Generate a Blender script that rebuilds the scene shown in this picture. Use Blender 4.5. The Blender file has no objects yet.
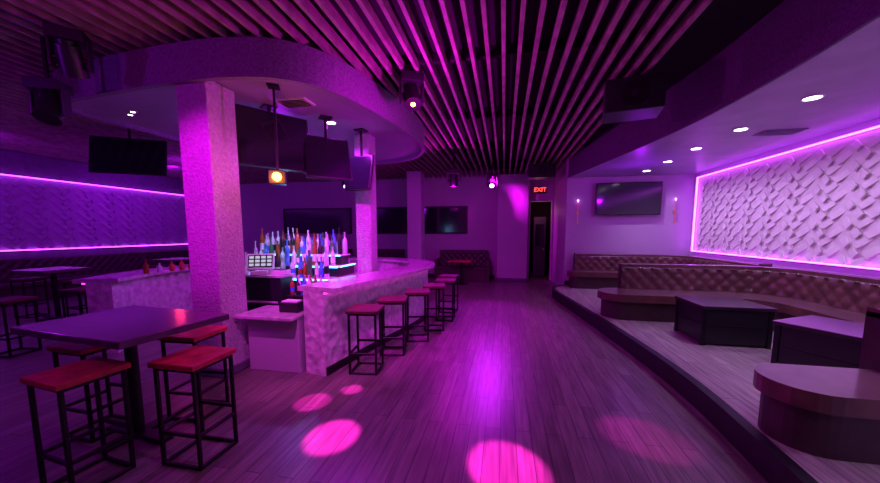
import bpy, math, random
from mathutils import Vector, Matrix
random.seed(7)
scene=bpy.context.scene
scene.view_settings.view_transform='Standard'
scene.view_settings.look='None'
pi=math.pi

# ---------------------------------------------------------------- materials
def new_mat(name):
    m=bpy.data.materials.new(name); m.use_nodes=True
    nt=m.node_tree; b=nt.nodes['Principled BSDF']
    return m,nt,b
def mat(name,col,rough=.5,metal=0,emit=None,es=0,noise=0,nscale=8,bump=0,bscale=60,coat=0,trans=0,bdist=.01):
    m,nt,b=new_mat(name)
    b.inputs['Base Color'].default_value=(*col,1)
    b.inputs['Roughness'].default_value=rough
    b.inputs['Metallic'].default_value=metal
    if coat: b.inputs['Coat Weight'].default_value=coat; b.inputs['Coat Roughness'].default_value=.15
    if trans: b.inputs['Transmission Weight'].default_value=trans
    if emit:
        b.inputs['Emission Color'].default_value=(*emit,1); b.inputs['Emission Strength'].default_value=es
    tc=nt.nodes.new('ShaderNodeTexCoord')
    if noise:
        n=nt.nodes.new('ShaderNodeTexNoise'); n.inputs['Scale'].default_value=nscale; n.inputs['Detail'].default_value=5
        nt.links.new(tc.outputs['Object'],n.inputs['Vector'])
        r=nt.nodes.new('ShaderNodeValToRGB')
        r.color_ramp.elements[0].position=.3; r.color_ramp.elements[1].position=.7
        r.color_ramp.elements[0].color=(*[c*(1-noise) for c in col],1)
        r.color_ramp.elements[1].color=(*[min(1,c*(1+noise)) for c in col],1)
        nt.links.new(n.outputs['Fac'],r.inputs['Fac']); nt.links.new(r.outputs['Color'],b.inputs['Base Color'])
    if bump:
        n=nt.nodes.new('ShaderNodeTexNoise'); n.inputs['Scale'].default_value=bscale; n.inputs['Detail'].default_value=4
        nt.links.new(tc.outputs['Object'],n.inputs['Vector'])
        bp=nt.nodes.new('ShaderNodeBump'); bp.inputs['Strength'].default_value=bump; bp.inputs['Distance'].default_value=bdist
        nt.links.new(n.outputs['Fac'],bp.inputs['Height']); nt.links.new(bp.outputs['Normal'],b.inputs['Normal'])
    return m
def plank_mat(name,c1,c2,mortar,w=.15,l=1.3,rough=.35,rot=pi/2):
    m,nt,b=new_mat(name)
    tc=nt.nodes.new('ShaderNodeTexCoord'); mp=nt.nodes.new('ShaderNodeMapping'); mp.inputs['Rotation'].default_value=(0,0,rot)
    nt.links.new(tc.outputs['Object'],mp.inputs['Vector'])
    br=nt.nodes.new('ShaderNodeTexBrick'); br.offset=.37; br.inputs['Scale'].default_value=1
    br.inputs['Brick Width'].default_value=l; br.inputs['Row Height'].default_value=w; br.inputs['Mortar Size'].default_value=.003
    br.inputs['Color1'].default_value=(*c1,1); br.inputs['Color2'].default_value=(*c2,1); br.inputs['Mortar'].default_value=(*mortar,1)
    nt.links.new(mp.outputs['Vector'],br.inputs['Vector'])
    mp2=nt.nodes.new('ShaderNodeMapping'); mp2.inputs['Scale'].default_value=(22,1.5,1)
    nt.links.new(tc.outputs['Object'],mp2.inputs['Vector'])
    n=nt.nodes.new('ShaderNodeTexNoise'); n.inputs['Scale'].default_value=1.6; n.inputs['Detail'].default_value=6
    nt.links.new(mp2.outputs['Vector'],n.inputs['Vector'])
    r=nt.nodes.new('ShaderNodeValToRGB'); r.color_ramp.elements[0].position=.3;r.color_ramp.elements[1].position=.75
    r.color_ramp.elements[0].color=(.5,.5,.5,1); r.color_ramp.elements[1].color=(1.2,1.2,1.2,1)
    nt.links.new(n.outputs['Fac'],r.inputs['Fac'])
    mx=nt.nodes.new('ShaderNodeMixRGB'); mx.blend_type='MULTIPLY'; mx.inputs['Fac'].default_value=1
    nt.links.new(br.outputs['Color'],mx.inputs[1]); nt.links.new(r.outputs['Color'],mx.inputs[2])
    nt.links.new(mx.outputs['Color'],b.inputs['Base Color'])
    b.inputs['Roughness'].default_value=rough
    bp=nt.nodes.new('ShaderNodeBump'); bp.inputs['Strength'].default_value=.2; bp.inputs['Distance'].default_value=.003
    nt.links.new(n.outputs['Fac'],bp.inputs['Height']); nt.links.new(bp.outputs['Normal'],b.inputs['Normal'])
    return m

M_floor=plank_mat('floor_planks',(.17,.16,.13),(.27,.255,.21),(.05,.04,.04),w=.12,rough=.34)
M_plat=plank_mat('platform_planks',(.38,.37,.30),(.54,.53,.44),(.12,.10,.10),rough=.4)
M_ceil=mat('ceiling_black_paint',(.018,.012,.022),.9,noise=.3)
M_slat=mat('slat_wood',(.34,.24,.24),.6,noise=.35,nscale=6)
M_wall=mat('wall_lilac_paint',(.50,.42,.54),.6,bump=.1,bscale=90,bdist=.002)
M_walldark=mat('wall_dark_paint',(.13,.09,.16),.7,noise=.15)
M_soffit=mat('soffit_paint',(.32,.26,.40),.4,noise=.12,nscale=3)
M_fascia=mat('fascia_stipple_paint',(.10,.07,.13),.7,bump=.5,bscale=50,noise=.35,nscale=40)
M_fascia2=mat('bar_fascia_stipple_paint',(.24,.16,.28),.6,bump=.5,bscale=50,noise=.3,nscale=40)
M_col=mat('column_stucco',(.58,.46,.60),.75,bump=1,bscale=38,noise=.18,nscale=26,bdist=.03)
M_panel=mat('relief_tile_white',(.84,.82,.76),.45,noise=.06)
M_panelL=mat('relief_tile_dimmed',(.4,.33,.45),.5,noise=.06)  # same tile as the right wall, darkened in its colour for dimmer light
M_black=mat('black_metal',(.012,.012,.014),.4,metal=.3,noise=.2)
M_blackp=mat('black_plastic',(.015,.015,.018),.4,bump=.1)
M_screen=mat('screen_glass',(.015,.014,.024),.12,coat=.6,noise=.1,nscale=2)
M_leather=mat('brown_leather',(.13,.065,.05),.33,bump=.25,bscale=120,noise=.3,nscale=5,coat=.35,bdist=.003)
M_leatherc=mat('bench_cushion_leather',(.17,.10,.10),.3,bump=.2,bscale=120,noise=.25,nscale=5,coat=.5,bdist=.003)
M_leather2=mat('bench_base_leather',(.05,.028,.03),.4,bump=.2,bscale=120,noise=.2,bdist=.003)
M_edge=mat('platform_edge_black',(.010,.008,.011),.55,noise=.3)
M_red=mat('seat_red_wood',(.50,.03,.05),.4,noise=.4,nscale=9)
M_table=mat('table_top_laminate',(.12,.045,.12),.25,noise=.35,nscale=5,coat=.4)
M_ctable=mat('cocktail_table_top',(.03,.02,.03),.3,noise=.35,nscale=5,coat=.3)
M_counter=mat('counter_stone',(.62,.52,.62),.2,noise=.25,nscale=14,coat=.5)
M_white=mat('white_plastic',(.8,.8,.8),.4,noise=.05)
M_led=mat('led_violet',(.2,.05,.3),.5,emit=(.58,.07,1),es=10,noise=.05)
M_ledp=mat('led_violet_left',(.2,.05,.3),.5,emit=(.5,.04,.95),es=8,noise=.05)
M_barglow=mat('added_bar_glow',(.3,.05,.3),.5,emit=(1,.05,.8),es=2,noise=.05)  # glow strip added to brighten the bar front
M_lamp=mat('downlight_lens',(1,1,1),.5,emit=(1,.82,1),es=14,noise=.01)
M_orange=mat('orange_lens',(1,.4,.1),.5,emit=(1,.22,.02),es=30,noise=.01)
M_violetlens=mat('violet_lens',(.6,.2,1),.5,emit=(.75,.25,1),es=12,noise=.01)
M_cyan=mat('cyan_led',(.1,.4,.6),.5,emit=(.08,.55,1),es=5,noise=.01)
M_pos=mat('register_display',(.1,.1,.1),.3,emit=(.8,.8,1),es=.6,noise=.05)
M_exit=mat('exit_red',(.9,.05,.05),.5,emit=(1,.05,.05),es=4,noise=.01)
M_gold=mat('brass',(.8,.55,.2),.3,metal=1,noise=.1)
M_dark=mat('doorway_dark',(.03,.015,.02),.8,noise=.2)
M_bott=[mat('bottle_clear',(.75,.8,.85),.08,trans=.3,noise=.05),mat('bottle_amber',(.40,.14,.04),.1,trans=.3,noise=.1),
        mat('bottle_green',(.05,.22,.08),.1,noise=.1),mat('bottle_blue',(.08,.25,.7),.12,noise=.1),mat('bottle_white',(.85,.85,.88),.25,noise=.05),
        mat('bottle_label_red',(.55,.05,.06),.4,noise=.1)]
def stone():
    m,nt,b=new_mat('bar_front_stone')
    tc=nt.nodes.new('ShaderNodeTexCoord')
    v=nt.nodes.new('ShaderNodeTexVoronoi'); v.inputs['Scale'].default_value=9
    n=nt.nodes.new('ShaderNodeTexNoise'); n.inputs['Scale'].default_value=14; n.inputs['Detail'].default_value=6
    nt.links.new(tc.outputs['Object'],n.inputs['Vector']); nt.links.new(tc.outputs['Object'],v.inputs['Vector'])
    r=nt.nodes.new('ShaderNodeValToRGB'); r.color_ramp.elements[0].position=.35; r.color_ramp.elements[1].position=.65
    r.color_ramp.elements[0].color=(.55,.48,.55,1); r.color_ramp.elements[1].color=(.85,.78,.85,1)
    nt.links.new(n.outputs['Fac'],r.inputs['Fac']); nt.links.new(r.outputs['Color'],b.inputs['Base Color'])
    bp=nt.nodes.new('ShaderNodeBump'); bp.inputs['Strength'].default_value=.6; bp.inputs['Distance'].default_value=.03
    nt.links.new(v.outputs['Distance'],bp.inputs['Height']); nt.links.new(bp.outputs['Normal'],b.inputs['Normal'])
    b.inputs['Roughness'].default_value=.6
    return m
M_stone=stone()

# ---------------------------------------------------------------- builder
class B:
    def __init__(s): s.v=[];s.f=[];s.m=[];s.sm=[];s.mats=[]
    def mi(s,m):
        if m not in s.mats: s.mats.append(m)
        return s.mats.index(m)
    def add(s,vs,fs,m,smooth=False,M=None):
        o=len(s.v); i=s.mi(m)
        for p in vs:
            p=Vector(p)
            if M is not None: p=M@p
            s.v.append(tuple(p))
        for f in fs: s.f.append([o+k for k in f]); s.m.append(i); s.sm.append(smooth)
    def box(s,c,d,m,rz=0,rx=0,ry=0,M=None):
        x,y,z=[k/2 for k in d]
        vs=[(-x,-y,-z),(x,-y,-z),(x,y,-z),(-x,y,-z),(-x,-y,z),(x,-y,z),(x,y,z),(-x,y,z)]
        fs=[(0,3,2,1),(4,5,6,7),(0,1,5,4),(1,2,6,5),(2,3,7,6),(3,0,4,7)]
        T=Matrix.Translation(c)@Matrix.Rotation(rz,4,'Z')@Matrix.Rotation(ry,4,'Y')@Matrix.Rotation(rx,4,'X')
        if M is not None: T=M@T
        s.add(vs,fs,m,False,T)
    def bx(s,x0,x1,y0,y1,z0,z1,m):
        s.box(((x0+x1)/2,(y0+y1)/2,(z0+z1)/2),(abs(x1-x0),abs(y1-y0),abs(z1-z0)),m)
    def cyl(s,p0,p1,r,m,seg=16,r1=None,M=None):
        p0=Vector(p0);p1=Vector(p1); r1=r if r1 is None else r1
        q=(p1-p0).to_track_quat('Z','Y').to_matrix().to_4x4(); L=(p1-p0).length
        vs=[(r*math.cos(2*pi*k/seg),r*math.sin(2*pi*k/seg),0) for k in range(seg)]+[(r1*math.cos(2*pi*k/seg),r1*math.sin(2*pi*k/seg),L) for k in range(seg)]
        T=Matrix.Translation(p0)@q
        if M is not None: T=M@T
        s.add(vs,[(k,(k+1)%seg,seg+(k+1)%seg,seg+k) for k in range(seg)],m,True,T)
        s.add(vs,[tuple(range(seg-1,-1,-1)),tuple(range(seg,2*seg))],m,False,T)
    def lathe(s,prof,c,m,seg=10):
        vs=[];fs=[];n=len(prof)
        for r,z in prof:
            for k in range(seg): vs.append((c[0]+r*math.cos(2*pi*k/seg),c[1]+r*math.sin(2*pi*k/seg),c[2]+z))
        for j in range(n-1):
            for k in range(seg): fs.append((j*seg+k,j*seg+(k+1)%seg,(j+1)*seg+(k+1)%seg,(j+1)*seg+k))
        s.add(vs,fs,m,True)
        s.add(vs,[tuple(range(seg-1,-1,-1)),tuple(range((n-1)*seg,n*seg))],m)
    def poly(s,pts,z0,z1,m,mside=None):
        a=sum(pts[i][0]*pts[(i+1)%len(pts)][1]-pts[(i+1)%len(pts)][0]*pts[i][1] for i in range(len(pts)))
        if a<0: pts=pts[::-1]
        n=len(pts); vs=[(x,y,z0) for x,y in pts]+[(x,y,z1) for x,y in pts]
        s.add(vs,[tuple(range(n-1,-1,-1)),tuple(range(n,2*n))],m)
        s.add(vs,[(k,(k+1)%n,n+(k+1)%n,n+k) for k in range(n)],mside or m,False)
    def sweep(s,path,sec,m,smooth=False):
        n=len(path);k=len(sec);vs=[];fs=[]
        for i,p in enumerate(path):
            t=Vector(path[min(i+1,n-1)])-Vector(path[max(i-1,0)]); t.normalize(); nn=Vector((-t.y,t.x))
            for o,z in sec: vs.append((p[0]+nn.x*o,p[1]+nn.y*o,z))
        for i in range(n-1):
            for j in range(k): fs.append((i*k+j,(i+1)*k+j,(i+1)*k+(j+1)%k,i*k+(j+1)%k))
        fs.append(tuple(range(k-1,-1,-1))); fs.append(tuple(range((n-1)*k,n*k)))
        s.add(vs,fs,m,smooth)
    def tuft(s,path,z0,z1,m,side=1,depth=.035,sw=.2,sh=.2,base=0,cap=.16):
        P=resample(path,.025); n=len(P); nz=max(4,int((z1-z0)/.022)); vs=[];fs=[]
        for i,p in enumerate(P):
            t=Vector(P[min(i+1,n-1)])-Vector(P[max(i-1,0)]); t.normalize(); nn=Vector((-t.y,t.x))*side
            L=i*.025
            for j in range(nz+1):
                z=z0+(z1-z0)*j/nz
                a=pi*(L/sw+(z-z0)/sh); b=pi*(L/sw-(z-z0)/sh)
                h=(abs(math.sin(a/1))*abs(math.sin(b/1)))**.45
                e=min(1,(z1-z)/.03)**.5
                o=base+depth*h*e
                vs.append((p[0]+nn.x*o,p[1]+nn.y*o,z))
        w=nz+1
        for i in range(n-1):
            for j in range(nz):
                f=(i*w+j,(i+1)*w+j,(i+1)*w+j+1,i*w+j+1)
                fs.append(f if side<0 else f[::-1])
        s.add(vs,fs,m,True)
    def obj(s,name,loc=(0,0,0),rz=0,bevel=0,seg=2):
        me=bpy.data.meshes.new(name); me.from_pydata(s.v,[],s.f); me.update()
        for m in s.mats: me.materials.append(m)
        for p,i,sm in zip(me.polygons,s.m,s.sm): p.material_index=i; p.use_smooth=sm
        return inst(name,me,loc,rz,bevel,seg)
def inst(name,me,loc=(0,0,0),rz=0,bevel=0,seg=2):
    o=bpy.data.objects.new(name,me); scene.collection.objects.link(o); o.location=loc; o.rotation_euler=(0,0,rz)
    if bevel:
        md=o.modifiers.new('bevel','BEVEL'); md.width=bevel; md.segments=seg; md.limit_method='ANGLE'; md.angle_limit=.7
    return o
def resample(path,step):
    P=[Vector(p) for p in path]; out=[P[0].copy()]; acc=0
    for a,b in zip(P[:-1],P[1:]):
        L=(b-a).length
        if L<1e-6: continue
        d=(b-a)/L; pos=step-acc
        while pos<=L: out.append(a+d*pos); pos+=step
        acc=L-(pos-step)
    return [(p.x,p.y) for p in out]
def smooth(pts,n=8,closed=False):
    P=[Vector(p) for p in pts]; N=len(P); out=[]
    rng=range(N) if closed else range(N-1)
    for i in rng:
        if closed: p0,p1,p2,p3=P[(i-1)%N],P[i],P[(i+1)%N],P[(i+2)%N]
        else: p0,p1,p2,p3=P[max(i-1,0)],P[i],P[i+1],P[min(i+2,N-1)]
        for k in range(n):
            t=k/n
            q=.5*((2*p1)+(-p0+p2)*t+(2*p0-5*p1+4*p2-p3)*t*t+(-p0+3*p1-3*p2+p3)*t**3)
            out.append((q.x,q.y))
    if not closed: out.append((P[-1].x,P[-1].y))
    return out
def arc(cx,cy,r,a0,a1,n=10):
    return [(cx+r*math.cos(math.radians(a0+(a1-a0)*k/n)),cy+r*math.sin(math.radians(a0+(a1-a0)*k/n))) for k in range(n+1)]

# ---------------------------------------------------------------- room shell
XL,XR,YN,YB,YT=-11.3,4.5,-3.0,11.5,9.2
CZ=3.68
b=B(); b.bx(XL-.2,XR+.2,YN-.2,YB+2.4,-.1,0,M_floor); b.obj('floor')
b=B(); b.bx(XL-.2,XR+.2,YN-.2,YB+2.4,CZ,CZ+.1,M_ceil); b.obj('ceiling')
b=B(); b.bx(XL-.15,XL,YN,YB,0,CZ,M_walldark); b.obj('wall_left')
b=B(); b.bx(XR,XR+.15,YN,YT,0,CZ,M_wall); b.obj('wall_right')
b=B(); b.bx(XL,XR,YN-.15,YN,0,CZ,M_walldark); b.obj('wall_front')
b=B(); b.bx(1.58,XR+.15,YT,YB+.15,0,CZ,M_wall); b.obj('wall_alcove')
DX0,DX1,DZ=.84,1.52,2.62
b=B(); b.bx(XL,DX0-.06,YB,YB+.15,0,CZ,M_wall); b.bx(DX0-.06,1.58,YB,YB+.15,DZ+.06,CZ,M_wall); b.obj('wall_back')
b=B(); b.bx(XL,-.3,YB-.03,YB-.002,0,.12,M_black); b.obj('baseboard_back')
b=B(); b.bx(1.6,XR,YT-.025,YT-.002,.2,.32,M_black); b.obj('baseboard_alcove')
b=B()
b.bx(DX0-.055,DX0,YB-.03,YB+.17,0,DZ+.055,M_wall); b.bx(DX1,DX1+.05,YB-.03,YB+.17,0,DZ+.055,M_wall); b.bx(DX0,DX1,YB-.03,YB+.17,DZ,DZ+.055,M_wall)
b.bx(DX0-.3,DX1+.3,YB+1.6,YB+1.65,0,2.9,M_dark)
b.bx(DX0-.3,DX0-.25,YB+.17,YB+1.6,0,2.9,M_dark); b.bx(DX1+.25,DX1+.3,YB+.17,YB+1.6,0,2.9,M_dark); b.bx(DX0-.3,DX1+.3,YB+.17,YB+1.65,2.85,2.9,M_dark)
b.bx(DX0+.2,DX0+.62,YB+.9,YB+.94,.02,2.15,M_walldark); b.bx(DX0+.26,DX0+.56,YB+.885,YB+.9,1.1,1.9,M_screen)
b.cyl((DX0+.55,YB+.87,1.0),(DX0+.55,YB+.9,1.0),.03,M_gold)
b.obj('door_1',bevel=.006)
b=B(); b.bx(-.19,.19,-.03,.03,-.11,.11,M_blackp); b.bx(-.02,.02,.02,.05,-.11,.11,M_blackp)
ex=b.obj('exit_sign',(1.12,YB-.06,2.98),bevel=.006)
cu=bpy.data.curves.new('exit_letters','FONT'); cu.body='EXIT'; cu.size=.19; cu.align_x='CENTER'; cu.align_y='CENTER'; cu.extrude=.004; cu.offset=.0
cu.materials.append(M_exit)
t=bpy.data.objects.new('exit_letters',cu); scene.collection.objects.link(t); t.parent=ex; t.location=(0,-.036,0); t.rotation_euler=(pi/2,0,0)
b=B(); b.bx(-.22,.74,YB-.5,YB-.01,0,3.45,M_wall); b.bx(-.24,.76,YB-.52,YB-.01,0,.1,M_walldark); b.obj('pilaster',bevel=.01)

# slats
b=B(); x=-11.1
while x<1.75:
    b.bx(x-.019,x+.019,YN+.02,YB-.02,3.47,3.57,M_slat); x+=.165
yy=-2
while yy<11:
    b.bx(-11.2,1.76,yy-.03,yy+.03,3.57,CZ-.005,M_ceil); yy+=2
b.obj('ceiling_slats')

sc=smooth([(1.7,YN),(1.95,-1),(2.1,.5),(2.28,1.8),(2.38,2.8),(2.43,3.8),(2.38,5),(2.2,6.2),(2.0,7.2),(1.8,8.2),(1.6,YT-.01)],6)
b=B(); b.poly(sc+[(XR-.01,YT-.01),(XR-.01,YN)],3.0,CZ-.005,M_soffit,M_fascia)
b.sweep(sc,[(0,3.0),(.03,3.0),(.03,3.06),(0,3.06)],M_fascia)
b.obj('ceiling_soffit_right')
pc=smooth([(.95,-1.5),(1.2,-.3),(1.45,.8),(1.64,1.7),(1.72,2.5),(1.76,3.4),(1.70,4.4),(1.55,5.7),(1.38,7),(1.22,8.2),(1.25,8.75),(1.45,9.1),(1.58,YT-.01)],6)
b=B(); b.poly(pc+[(XR-.01,YT-.01),(XR-.01,-1.5)],0,.2,M_plat,M_edge)
b.sweep(pc,[(.012,.0),(.012,.205),(-.07,.205),(-.07,.0)],M_edge)
b.obj('stage_platform')

# relief wall panels with LED frame
def relief(name,x,y0,y1,z0,z1,sgn,led,M_panel,s=.25):
    b=B()
    b.bx(x,x+sgn*.02,y0,y1,z0,z1,M_panel)
    ny=int((y1-y0)/s)+1; nz=int((z1-z0)/(s/2))+1
    for i in range(ny):
        for j in range(nz):
            cy=y0+(i+.5)*s+(.5*s if j%2 else 0); cz=z0+(j+.5)*(s/2)
            if cy>y1-.1 or cz>z1-.085 or cy<y0+.1 or cz<z0+.06: continue
            k=(i+j)%2
            a=math.radians(40 if k else -40)
            T=Matrix.Translation((x+sgn*.03,cy,cz))@Matrix.Rotation(a,4,'X')@Matrix.Rotation(sgn*.26*(1 if k else -1),4,'Z')
            b.box((0,0,0),(.02,.2,.09),M_panel,M=T)
    t=.022
    xx=x+sgn*.05
    for (ya,yb,za,zb) in [(y0-.03,y1+.03,z1,z1+t),(y0-.03,y1+.03,z0-t,z0),(y0-.03,y0,z0,z1),(y1,y1+.03,z0,z1)]:
        b.bx(xx-.015,xx+.015,ya,yb,za,zb,led)
        b.bx(x,x+sgn*.03,ya-.01,yb+.01,za-.01,zb+.01,M_wall)
    b.obj(name,bevel=.004,seg=1)
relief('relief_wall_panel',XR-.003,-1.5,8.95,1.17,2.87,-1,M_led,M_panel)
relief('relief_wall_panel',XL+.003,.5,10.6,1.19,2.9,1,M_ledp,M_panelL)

def column(name,cx,cy,w,z1,z0=0,m=M_col):
    b=B(); b.bx(-w/2,w/2,-w/2,w/2,z0,z1,m); b.bx(-w/2-.015,w/2+.015,-w/2-.015,w/2+.015,z0,z0+.1,M_walldark)
    return b.obj(name,(cx,cy,0),bevel=.012)
column('support_column',-3.16,3.16,.37,3.155)
column('support_column',-2.25,5.2,.26,3.155)
column('support_column',-2.75,10.2,.45,3.46,m=M_wall)

bs=[(-5.1,3.1),(-4.2,2.98),(-3.4,2.92),(-2.75,2.92),(-2.2,3.05),(-1.82,3.45),(-1.58,4.3),(-1.42,5.3),(-1.5,6.2),(-2.0,6.9),(-3.0,7.2),(-4.2,7.1),(-5.0,6.4),(-5.3,5.2),(-5.4,4),(-5.4,3.35)]
bsp=smooth(bs,6,True)
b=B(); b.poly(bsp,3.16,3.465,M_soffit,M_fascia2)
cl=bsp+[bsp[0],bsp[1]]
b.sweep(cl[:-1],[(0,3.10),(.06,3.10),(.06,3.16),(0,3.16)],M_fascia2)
b.obj('bar_ceiling_soffit')
def downlight(name,x,y,z,r=.06):
    b=B(); b.lathe([(r+.02,0),(r+.02,-.01),(r,-.012),(r,-.002)],(0,0,0),M_white,20); b.cyl((0,0,-.006),(0,0,-.011),r,M_lamp,20)
    b.obj(name,(x,y,z))
rl=[(3.12,4.27),(3.13,5.35),(3.12,6.4),(3.15,7.45),(3.15,8.45),(3.12,3.15),(3.1,1.9),(3.0,.6)]
for x,y in rl: downlight('recessed_downlight',x,y,2.999,.07)
downlight('recessed_downlight',-2.45,4.5,3.159)
downlight('recessed_downlight',-4.9,3.7,3.159,.025); downlight('recessed_downlight',-4.75,3.62,3.159,.025)
b=B(); b.bx(-.2,.2,-.12,.12,-.015,0,M_white)
for k in range(6): b.box((0,-.09+k*.036,-.02),(.34,.022,.006),M_blackp,rx=.5)
b.obj('air_vent',(-2.5,3.75,3.159))
b=B(); b.bx(-.25,.25,-.12,.12,-.015,0,M_soffit)
for k in range(6): b.box((0,-.09+k*.036,-.02),(.44,.022,.006),M_soffit,rx=.5)
b.obj('air_vent',(3.75,5.6,2.999))

# ---------------------------------------------------------------- bar
outer=smooth([(-1.78,3.2),(-1.66,3.8),(-1.5,4.5),(-1.32,5.3),(-1.28,6.1),(-1.6,6.9),(-2.4,7.45),(-3.5,7.6),(-4.7,7.3),(-5.5,6.5),(-5.8,5.4),(-5.75,4.2),(-5.4,3.2)],6)
b=B()
b.sweep(outer,[(0,.95),(.0,1.0),(.5,1.0),(.5,.95)],M_counter)
b.sweep(outer,[(.14,0),(.14,.95),(.42,.95),(.42,0)],M_stone)
b.sweep(outer,[(.132,.0),(.132,.1),(.14,.1),(.14,0)],M_black)
b.sweep(outer,[(.10,.935),(.10,.949),(.135,.949),(.135,.935)],M_barglow)  # added glow under the counter overhang
b.obj('bar_counter',bevel=.006)
b=B()
b.bx(-2.9,-2.25,3.24,3.62,0,.64,M_wall); b.bx(-2.95,-2.24,3.1,3.64,.64,.68,M_counter)
b.obj('service_counter',bevel=.008)
b=B(); b.bx(-.12,.12,-.08,.08,0,.11,M_blackp); b.bx(-.1,.1,-.06,.06,.11,.13,M_white); b.obj('napkin_caddy',(-2.42,3.4,.681),bevel=.006)
b=B()
b.bx(-3.95,-2.35,4.3,5.2,0,.9,M_blackp)
b.bx(-4.0,-2.3,4.25,5.25,.9,.94,M_counter)
b.bx(-3.9,-2.4,4.5,5.0,.94,1.08,M_blackp); b.bx(-3.92,-2.38,4.47,5.03,1.08,1.10,M_white)
b.bx(-3.86,-2.44,4.65,4.9,1.10,1.24,M_blackp); b.bx(-3.88,-2.42,4.62,4.93,1.24,1.26,M_white)
b.bx(-3.9,-2.4,4.46,4.468,1.075,1.095,M_cyan); b.bx(-3.98,-2.32,4.24,4.249,.91,.93,M_cyan); b.bx(-3.86,-2.44,4.61,4.619,1.235,1.255,M_cyan)
b.bx(-2.379,-2.372,4.5,5.0,1.08,1.1,M_cyan)
for k in range(3): b.bx(-3.9+k*.5,-3.44+k*.5,4.285,4.3,.1,.82,M_black); b.cyl((-3.52+k*.5,4.27,.35),(-3.52+k*.5,4.27,.6),.01,M_gold,8)
b.obj('back_bar_shelf',bevel=.004)
def bottle(b,x,y,z,h,r,m,lab=True):
    b.lathe([(r*.95,0),(r,.01),(r,h*.58),(r*.8,h*.66),(r*.35,h*.76),(r*.32,h*.94),(r*.4,h*.95),(r*.4,h)],(x,y,z),m,9)
    if lab: b.lathe([(r*1.02,h*.15),(r*1.02,h*.42)],(x,y,z),random.choice([M_bott[4],M_bott[4],M_bott[3],M_bott[1],M_blackp]),9)
BW=[M_bott[i] for i in (0,0,0,1,2,3,4)]+[M_blackp]
b=B()
for (y,z) in [(4.35,.942),(4.56,1.102),(4.70,1.262),(4.85,1.262),(5.1,.942)]:
    x=-3.84
    while x<-2.46:
        bottle(b,x+random.uniform(-.01,.01),y+random.uniform(-.01,.01),z,random.uniform(.26,.42),random.uniform(.028,.042),random.choice(BW),random.random()<.6); x+=random.uniform(.075,.11)
b.obj('liquor_bottles')
b=B()
for k in range(9):
    bottle(b,-5.1+random.uniform(-.06,.06),3.9+k*.16,1.001,random.uniform(.12,.2),.035,random.choice([M_bott[5],M_bott[5],M_bott[0],M_bott[1]]),False)
b.obj('liquor_bottles')
b=B(); b.bx(-3.6,-2.9,3.85,4.1,0,1.0,M_blackp); b.bx(-3.63,-2.87,3.82,4.13,1.0,1.03,M_counter)
for z in (.35,.65): b.bx(-3.55,-2.95,3.84,3.85,z,z+.03,M_counter)
b.obj('prep_counter',bevel=.005)
b=B(); b.bx(-.09,.09,-.08,.08,0,.02,M_white); b.box((0,.02,.08),(.05,.04,.14),M_white,rx=-.2); b.box((0,0,.17),(.34,.03,.22),M_white,rx=-.45)
T=Matrix.Translation((0,0,.17))@Matrix.Rotation(-.45,4,'X')
b.box((0,-.017,0),(.30,.005,.18),M_screen,M=T)
for k in range(4):
    for j in range(3): b.box((-.11+k*.073,-.021,-.055+j*.055),(.055,.004,.036),M_pos,M=T)
b.box((.0,-.12,.03),(.2,.09,.05),M_white)
b.obj('cash_register',(-3.28,3.97,1.031),rz=.5)
b=B(); b.bx(-.11,.11,-.08,.08,0,.06,M_white); b.bx(-.09,.09,-.06,.06,.06,.065,M_black); b.obj('receipt_tray',(-3.0,3.98,1.031),bevel=.006)
b=B()
b.bx(-2.72,-2.4,3.72,4.15,.78,.8,M_blackp); b.bx(-2.72,-2.4,3.72,4.15,.4,.42,M_blackp)
for x,y in ((-2.7,3.74),(-2.42,3.74),(-2.7,4.13),(-2.42,4.13)): b.cyl((x,y,0),(x,y,.9),.012,M_black,8)
for k in range(4):
    for j in range(3): bottle(b,-2.68+k*.08,3.78+j*.14,.8,random.uniform(.2,.28),.03,random.choice(BW))
b.obj('speed_rail_rack')

# ---------------------------------------------------------------- stools
def stool_mesh(seatm,h=.74,w=.36):
    b=B(); t=.024; a=w/2-.03
    b.box((0,0,h-.018),(w,w,.036),seatm)
    b.box((0,0,h-.048),(w-.04,w-.04,.024),M_black)
    for sx in(-1,1):
        for sy in(-1,1): b.box((sx*a,sy*a,(h-.04)/2),(t,t,h-.04),M_black)
    for z in(.012,.24):
        for sx in(-1,1): b.box((sx*a,0,z),(t,2*a,t),M_black)
    for sy in(-1,1): b.box((0,sy*a,.24 if sy<0 else .3),(2*a,t,t),M_black)
    for sx in (-1,1): b.box((0,sx*a,.012),(2*a,t,t),M_black)
    return b
sm=stool_mesh(M_red)
s0=sm.obj('bar_stool',(-2.62,1.53,0),rz=-.12,bevel=.004,seg=1)
for x,y,r in [(-2.13,1.88,.0),(-2.66,2.36,.05),(-3.2,1.98,-.05)]: inst('bar_stool',s0.data,(x,y,0),r,.004,1)
M_darkseat=mat('seat_dark_wood',(.10,.025,.03),.5,noise=.3)
s1=stool_mesh(M_darkseat).obj('bar_stool',(-6.35,3.1,0),rz=.1,bevel=.004,seg=1)
for x,y,r in [(-1.55,3.5,.12),(-1.43,4.1,.2),(-1.25,4.7,.25),(-1.12,5.28,.2),(-1.04,5.9,.05),(-1.08,6.5,-.1)]: inst('bar_stool',s1.data,(x,y,0),r,.004,1)
for x,y,r in [(-6.4,3.9,.1),(-6.4,4.7,0)]: inst('bar_stool',s1.data,(x,y,0),r,.004,1)
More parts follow.
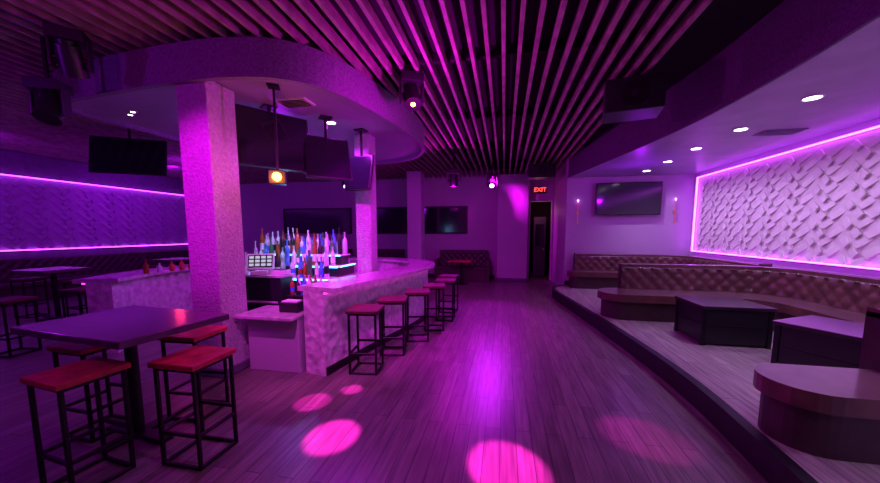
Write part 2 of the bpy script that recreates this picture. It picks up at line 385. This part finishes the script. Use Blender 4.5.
def table(w,d,h):
    b=B(); b.box((0,0,h-.025),(w,d,.05),M_table); b.box((0,0,h-.065),(w-.3,d-.3,.03),M_black)
    b.cyl((0,0,.03),(0,0,h-.06),.04,M_black); b.box((0,0,.015),(.62,.1,.03),M_black); b.box((0,0,.0155),(.1,.5,.031),M_black)
    return b
table(1.14,.76,.93).obj('high_top_table',(-2.83,1.98,0),rz=-.1,bevel=.008)
tb=table(.8,.7,.93).obj('high_top_table',(-8.2,4.6,0),bevel=.008)
inst('high_top_table',tb.data,(-8.2,7.0,0),0,.008)
for x,y in [(-8.85,4.6),(-7.55,4.6),(-8.85,7.0),(-7.55,7.0)]: inst('bar_stool',s1.data,(x,y,0),0,.004,1)
def booth():
    b=B(); b.bx(-.8,.8,-.35,.3,0,.38,M_leather2); b.bx(-.82,.82,-.38,.25,.38,.48,M_leather2); b.bx(-.82,.82,.2,.4,0,1.0,M_leather2)
    b.bx(-.9,-.8,-.35,.4,0,.72,M_leather2); b.bx(.8,.9,-.35,.4,0,.72,M_leather2)
    b.tuft([(-.8,.2),(.8,.2)],.48,.98,M_leather2,side=-1)
    return b
bo=booth().obj('lounge_booth',(-1.35,10.95,0),bevel=.015)
inst('lounge_booth',bo.data,(-4.3,10.95,0),0,.015); inst('lounge_booth',bo.data,(-6.3,10.95,0),0,.015)
def lowtable():
    b=B(); b.bx(-.35,.35,-.3,.3,.7,.74,M_red); b.cyl((0,0,.03),(0,0,.7),.035,M_black); b.cyl((0,0,0),(0,0,.03),.22,M_black,24); return b
lt=lowtable().obj('dining_table',(-1.3,10.1,0),bevel=.006); inst('dining_table',lt.data,(-4.3,10.1,0),0,.006)

# ---------------------------------------------------------------- banquettes
SZ=.62;BZ=1.03;PZ=.201
def bench(name,outline,inset,backs):
    b=B(); b.poly(inset,PZ,.50,M_leather2); b.poly(outline,.50,SZ,M_leatherc,M_leather)
    for path,side in backs:
        off=.14*side
        b.sweep(path,[(0,PZ),(0,BZ-.01),(-off,BZ-.01),(-off,PZ)],M_leather2)
        b.sweep(path,[(.02*side,BZ-.03),(.02*side,BZ+.02),(-off,BZ+.02),(-off,BZ-.03)],M_leather)
        b.tuft(path,SZ,BZ-.02,M_leather,side=side,base=.01)
    return b.obj(name,bevel=.02,seg=3)
out=[(1.95,6.3)]+arc(1.93,5.93,.35,100,265,14)+[(3.4,5.58)]+arc(3.4,5.18,.4,90,0,8)+[(3.8,3.0),(4.4,3.0),(4.4,6.3)]
ins=[(1.98,6.28)]+arc(1.96,5.95,.31,100,265,14)+[(3.42,5.64)]+arc(3.42,5.22,.42,90,0,8)+[(3.84,3.02),(4.38,3.02),(4.38,6.28)]
back=[(2.02,6.24),(3.6,6.24)]+arc(3.6,5.54,.7,88,2,12)+[(4.3,5.5),(4.3,3.02)]
bench('tufted_banquette',out,ins,[(back,-1)])
out=[(4.4,2.83),(2.0,2.83)]+arc(2.03,2.565,.265,92,268,14)+[(4.4,2.30)]
ins=[(4.38,2.81),(2.03,2.81)]+arc(2.05,2.565,.235,92,268,14)+[(4.38,2.34)]
bench('tufted_banquette',out,ins,[([(2.62,2.78),(4.4,2.78)],-1)])
out=[(1.75,9.17)]+arc(1.85,8.85,.25,130,250,8)+[(3.3,8.6)]+arc(3.3,8.2,.5,90,0,8)+[(3.8,6.5),(4.4,6.5),(4.4,9.17)]
ins=[(1.8,9.15)]+arc(1.88,8.88,.22,130,250,8)+[(3.32,8.66)]+arc(3.34,8.24,.5,90,0,8)+[(3.84,6.52),(4.38,6.52),(4.38,9.15)]
bench('tufted_banquette',out,ins,[([(1.8,9.02),(3.6,9.02)]+arc(3.6,8.32,.7,88,2,12)+[(4.3,6.52)],-1)])
b=B(); b.bx(-11.2,-10.55,1,10.8,0,.38,M_leather2); b.bx(-11.2,-10.5,1,10.8,.38,.48,M_leather2); b.bx(-11.28,-11.1,1,10.8,0,.98,M_leather2)
b.tuft([(-11.1,1.0),(-11.1,10.8)],.48,.98,M_leather2,side=-1)
b.obj('wall_banquette',bevel=.02)
def ctable(w,d,h):
    b=B(); b.box((0,0,h-.02),(w,d,.04),M_ctable); b.box((0,0,(h-.04)/2+.01),(w-.06,d-.06,h-.06),M_blackp)
    for s in(-1,1):
        for r in(-1,1): b.box((s*(w/2-.04),r*(d/2-.04),(h-.04)/2),(.05,.05,h-.04),M_black)
    for s in (-1,1): b.box((0,s*(d/2-.028),h*.5),(w-.2,.01,.02),M_black); b.box((s*(w/2-.028),0,h*.5),(.01,d-.2,.02),M_black)
    return b
ctable(.78,.7,.5).obj('cocktail_table',(2.80,4.86,.201),bevel=.006)
ctable(.7,.7,.5).obj('cocktail_table',(3.2,3.78,.201),rz=math.radians(30),bevel=.006)
ctable(.7,.6,.5).obj('cocktail_table',(2.9,7.6,.201),bevel=.006)

# ---------------------------------------------------------------- screens
def tv(name,loc,w,h,rz,tilt=.2,pole=None):
    b=B(); T=Matrix.Rotation(-tilt,4,'X')
    b.box((0,0,0),(w,.05,h),M_blackp,M=T); b.box((0,-.027,0),(w-.04,.006,h-.04),M_screen,M=T); b.box((0,.05,0),(w*.5,.06,h*.5),M_black,M=T)
    if pole: b.cyl((0,.07,0),(0,.07,pole),.02,M_black,10); b.box((0,.07,pole-.01),(.16,.16,.02),M_black)
    else: b.box((0,.09,0),(.3,.06,.2),M_black)
    b.obj(name,loc,rz,bevel=.005,seg=1)
tv('wall_tv',(3.0,9.07,2.43),1.5,.80,0,.0)
tv('hanging_tv',(-2.86,3.78,2.74),.95,.74,math.radians(55),.25,.42)
tv('hanging_tv',(-2.38,4.25,2.6),.6,.62,math.radians(42),.35,.56)
tv('hanging_tv',(-2.2,4.85,2.5),.46,.54,math.radians(-10),.2,.66)
tv('hanging_tv',(-6.6,4.9,2.95),1.1,.65,math.radians(30),.2,.52)
for k,(x0,x1) in enumerate([(-8.3,-5.6),(-5.1,-3.4),(-2.8,-1.3)]):
    b=B(); b.bx(x0,x1,YB-.04,YB-.01,1.6,2.45,M_screen)
    for a in [(x0-.05,x1+.05,1.55,1.6),(x0-.05,x1+.05,2.45,2.5),(x0-.05,x0,1.6,2.45),(x1,x1+.05,1.6,2.45)]: b.bx(a[0],a[1],YB-.06,YB-.005,a[2],a[3],M_black)
    b.obj('window_%d'%(k+1))

# ---------------------------------------------------------------- stage lights
def moving_head(loc,rz=0,lens=M_violetlens,tilt=.5,drop=0,sc=1):
    b=B(); z=0
    if drop: b.cyl((0,0,0),(0,0,-drop),.02,M_black,10); z=-drop
    b.box((0,0,z-.05),(.26,.2,.1),M_blackp)
    for s in(-1,1): b.box((s*.13,0,z-.2),(.025,.09,.26),M_blackp)
    T=Matrix.Translation((0,0,z-.24))@Matrix.Rotation(tilt,4,'X')
    b.cyl((0,0,.12),(0,0,-.14),.085,M_blackp,20,r1=.1,M=T); b.cyl((0,0,.12),(0,0,.16),.06,M_blackp,16,M=T)
    b.cyl((0,0,-.14),(0,0,-.145),.06*sc,lens,20,M=T); b.cyl((-.12,0,0),(.12,0,0),.025,M_black,10,M=T)
    b.obj('moving_head_light',loc,rz,bevel=.006)
moving_head((-1.12,4.0,3.465),.5,M_orange,-.5,sc=.45)
moving_head((-1.15,7.6,3.465),0,M_blackp,0,.45)
moving_head((-.35,9.2,3.465),0,M_violetlens,-.9,.3)
moving_head((-4.4,2.6,3.465),.4,M_blackp,-.4,.4)
moving_head((-4.0,2.55,3.465),.7,M_blackp,.5,.02)
moving_head((-3.9,7.9,3.465),0,M_violetlens,-.8,.4)
moving_head((-4.9,2.1,3.465),.9,M_blackp,.4,.1)
b=B(); b.cyl((0,0,0),(0,0,-.9),.014,M_black,10); b.box((0,0,-.96),(.17,.14,.14),M_blackp); b.cyl((0,-.07,-.96),(0,-.09,-.96),.045,M_orange,16); b.box((0,0,-.01),(.12,.12,.02),M_black)
b.obj('effect_light',(-2.45,3.3,3.155),.5,bevel=.006)
def speaker(loc,w,d,h,rz=0):
    b=B(); b.box((0,0,-h/2-.06),(w,d,h),M_blackp); b.cyl((0,-d/2,-h/2-.06),(0,-d/2-.012,-h/2-.06),min(w,h)*.38,M_black,24); b.cyl((0,-d/2-.012,-h/2-.06),(0,-d/2-.02,-h/2-.06),min(w,h)*.12,M_blackp,16)
    for s in(-1,1): b.box((s*w*.35,0,-.03),(.03,.1,.06),M_black)
    b.obj('ceiling_speaker',loc,rz,bevel=.01)
speaker((1.5,4.6,3.465),.62,.45,.38,-.2)
speaker((.95,9.5,3.465),.7,.4,.35)
speaker((-7.4,2.6,3.465),.6,.4,.4,.6)
for x,z in ((1.85,2.1),(4.1,2.1)):
    b=B(); b.cyl((0,0,-.28),(0,0,.28),.01,M_gold,8); b.cyl((0,.0,0),(0,.05,0),.035,M_gold,14); b.lathe([(.008,.28),(.014,.3),(.014,.32),(.008,.33)],(0,0,0),M_violetlens,12); b.cyl((0,0,-.28),(.1,0,-.2),.006,M_gold,8)
    b.obj('wall_sconce',(x,9.14,z))

# ---------------------------------------------------------------- lights
MAG=(.88,.004,.92);VIO=(.40,.004,1);PNK=(1,.02,.66);LAV=(.60,.36,.88)
def pt(x,y,z,e,c,r=.03):
    l=bpy.data.lights.new('lamp','POINT'); l.energy=e; l.color=c; l.shadow_soft_size=r
    o=bpy.data.objects.new('lamp_point',l); scene.collection.objects.link(o); o.location=(x,y,z)
def sp(loc,tgt,e,c,ang,blend=.5,r=.03):
    l=bpy.data.lights.new('lamp','SPOT'); l.energy=e; l.color=c; l.spot_size=math.radians(ang); l.spot_blend=blend; l.shadow_soft_size=r
    o=bpy.data.objects.new('lamp_spot',l); scene.collection.objects.link(o); o.location=loc
    o.rotation_euler=(Vector(tgt)-Vector(loc)).to_track_quat('-Z','Y').to_euler()
for i,(x,y) in enumerate(rl): sp((x,y,2.97),(x+1.1,y,0),62,LAV,132,.8)
# added lamp imitating the LED frame's violet bounce on alcove wall and soffit
pt(2.7,7.6,2.5,14,VIO)
pt(-.85,3.7,2.85,46,MAG); pt(-1.15,7.5,2.6,62,MAG)  # fill points added near the moving heads to light the slats from below
sp((.1,1.2,3.4),(.3,1.5,0),34,(.8,.35,.8),150,.8)  # neutral fill added above the aisle floor, no fixture
pt(-.6,1.6,3.2,9,MAG)
sp((-.35,9.0,3.05),(.2,11.2,1.8),720,MAG,70,.8)
sp((-.35,9.0,3.05),(-.5,6.0,0),520,(.6,.01,1),55,.8)
sp((-2.4,4.5,3.13),(-2.4,4.5,0),120,(.6,.01,1),150,.5)
sp((-3.0,3.9,3.13),(-3.1,4.7,1.2),80,(.7,.6,1),60,.7)  # spot without a fixture, added to light the bottles
sp((-1.3,3.0,3.3),(-1.5,5,0.9),420,MAG,80,.8)
sp((-1.6,1.6,3.35),(-2.1,3.3,.5),300,(1,.07,.9),38,.8)  # unseen spot added to brighten the bar's near end
sp((-2.6,1.0,3.3),(-3.0,3.1,1.9),340,MAG,45,.8)
pt(-4.9,1.0,2.9,26,VIO); pt(-3.0,.3,3.2,26,MAG)
pt(-8,3,3.1,22,VIO); pt(-8,7.5,3.1,30,VIO); pt(-3.9,7.9,2.8,62,MAG); pt(-4.2,5.8,2.9,34,VIO)  # the magenta point is added to brighten the far column
sp((-9,4,3.4),(-11.3,5.5,2),130,VIO,110,.8); sp((-9,8,3.4),(-11.3,8.5,2),130,VIO,110,.8)
for tgt,a,e in [((-1.3,2.25,0),7.5,3400),((.05,2.15,0),9,3400),((-1.75,2.7,0),6,1500),((-1.5,3.0,0),4,1500),((1.1,2.7,0),9,450)]: sp((-1.05,3.9,3.1),tgt,e,PNK,a,.5,.02)
pt(-2.38,3.12,2.2,8,(1,.22,.02)); pt(-3.1,4.42,1.75,6,(.15,.5,1)); pt(-5.2,4.4,1.5,4,(1,.03,.1)); pt(1.1,11.9,2.3,4,(1,.25,.5))

w=bpy.data.worlds.new('World'); scene.world=w; w.use_nodes=True
w.node_tree.nodes['Background'].inputs[0].default_value=(.02,.005,.04,1)

cam=bpy.data.cameras.new('camera'); co=bpy.data.objects.new('camera',cam); scene.collection.objects.link(co)
co.location=(0,0,1.6); co.rotation_euler=(math.radians(84),0,math.radians(10.97))
cam.sensor_width=36; cam.lens=13.5; cam.shift_y=.029; cam.clip_start=.05
scene.camera=co
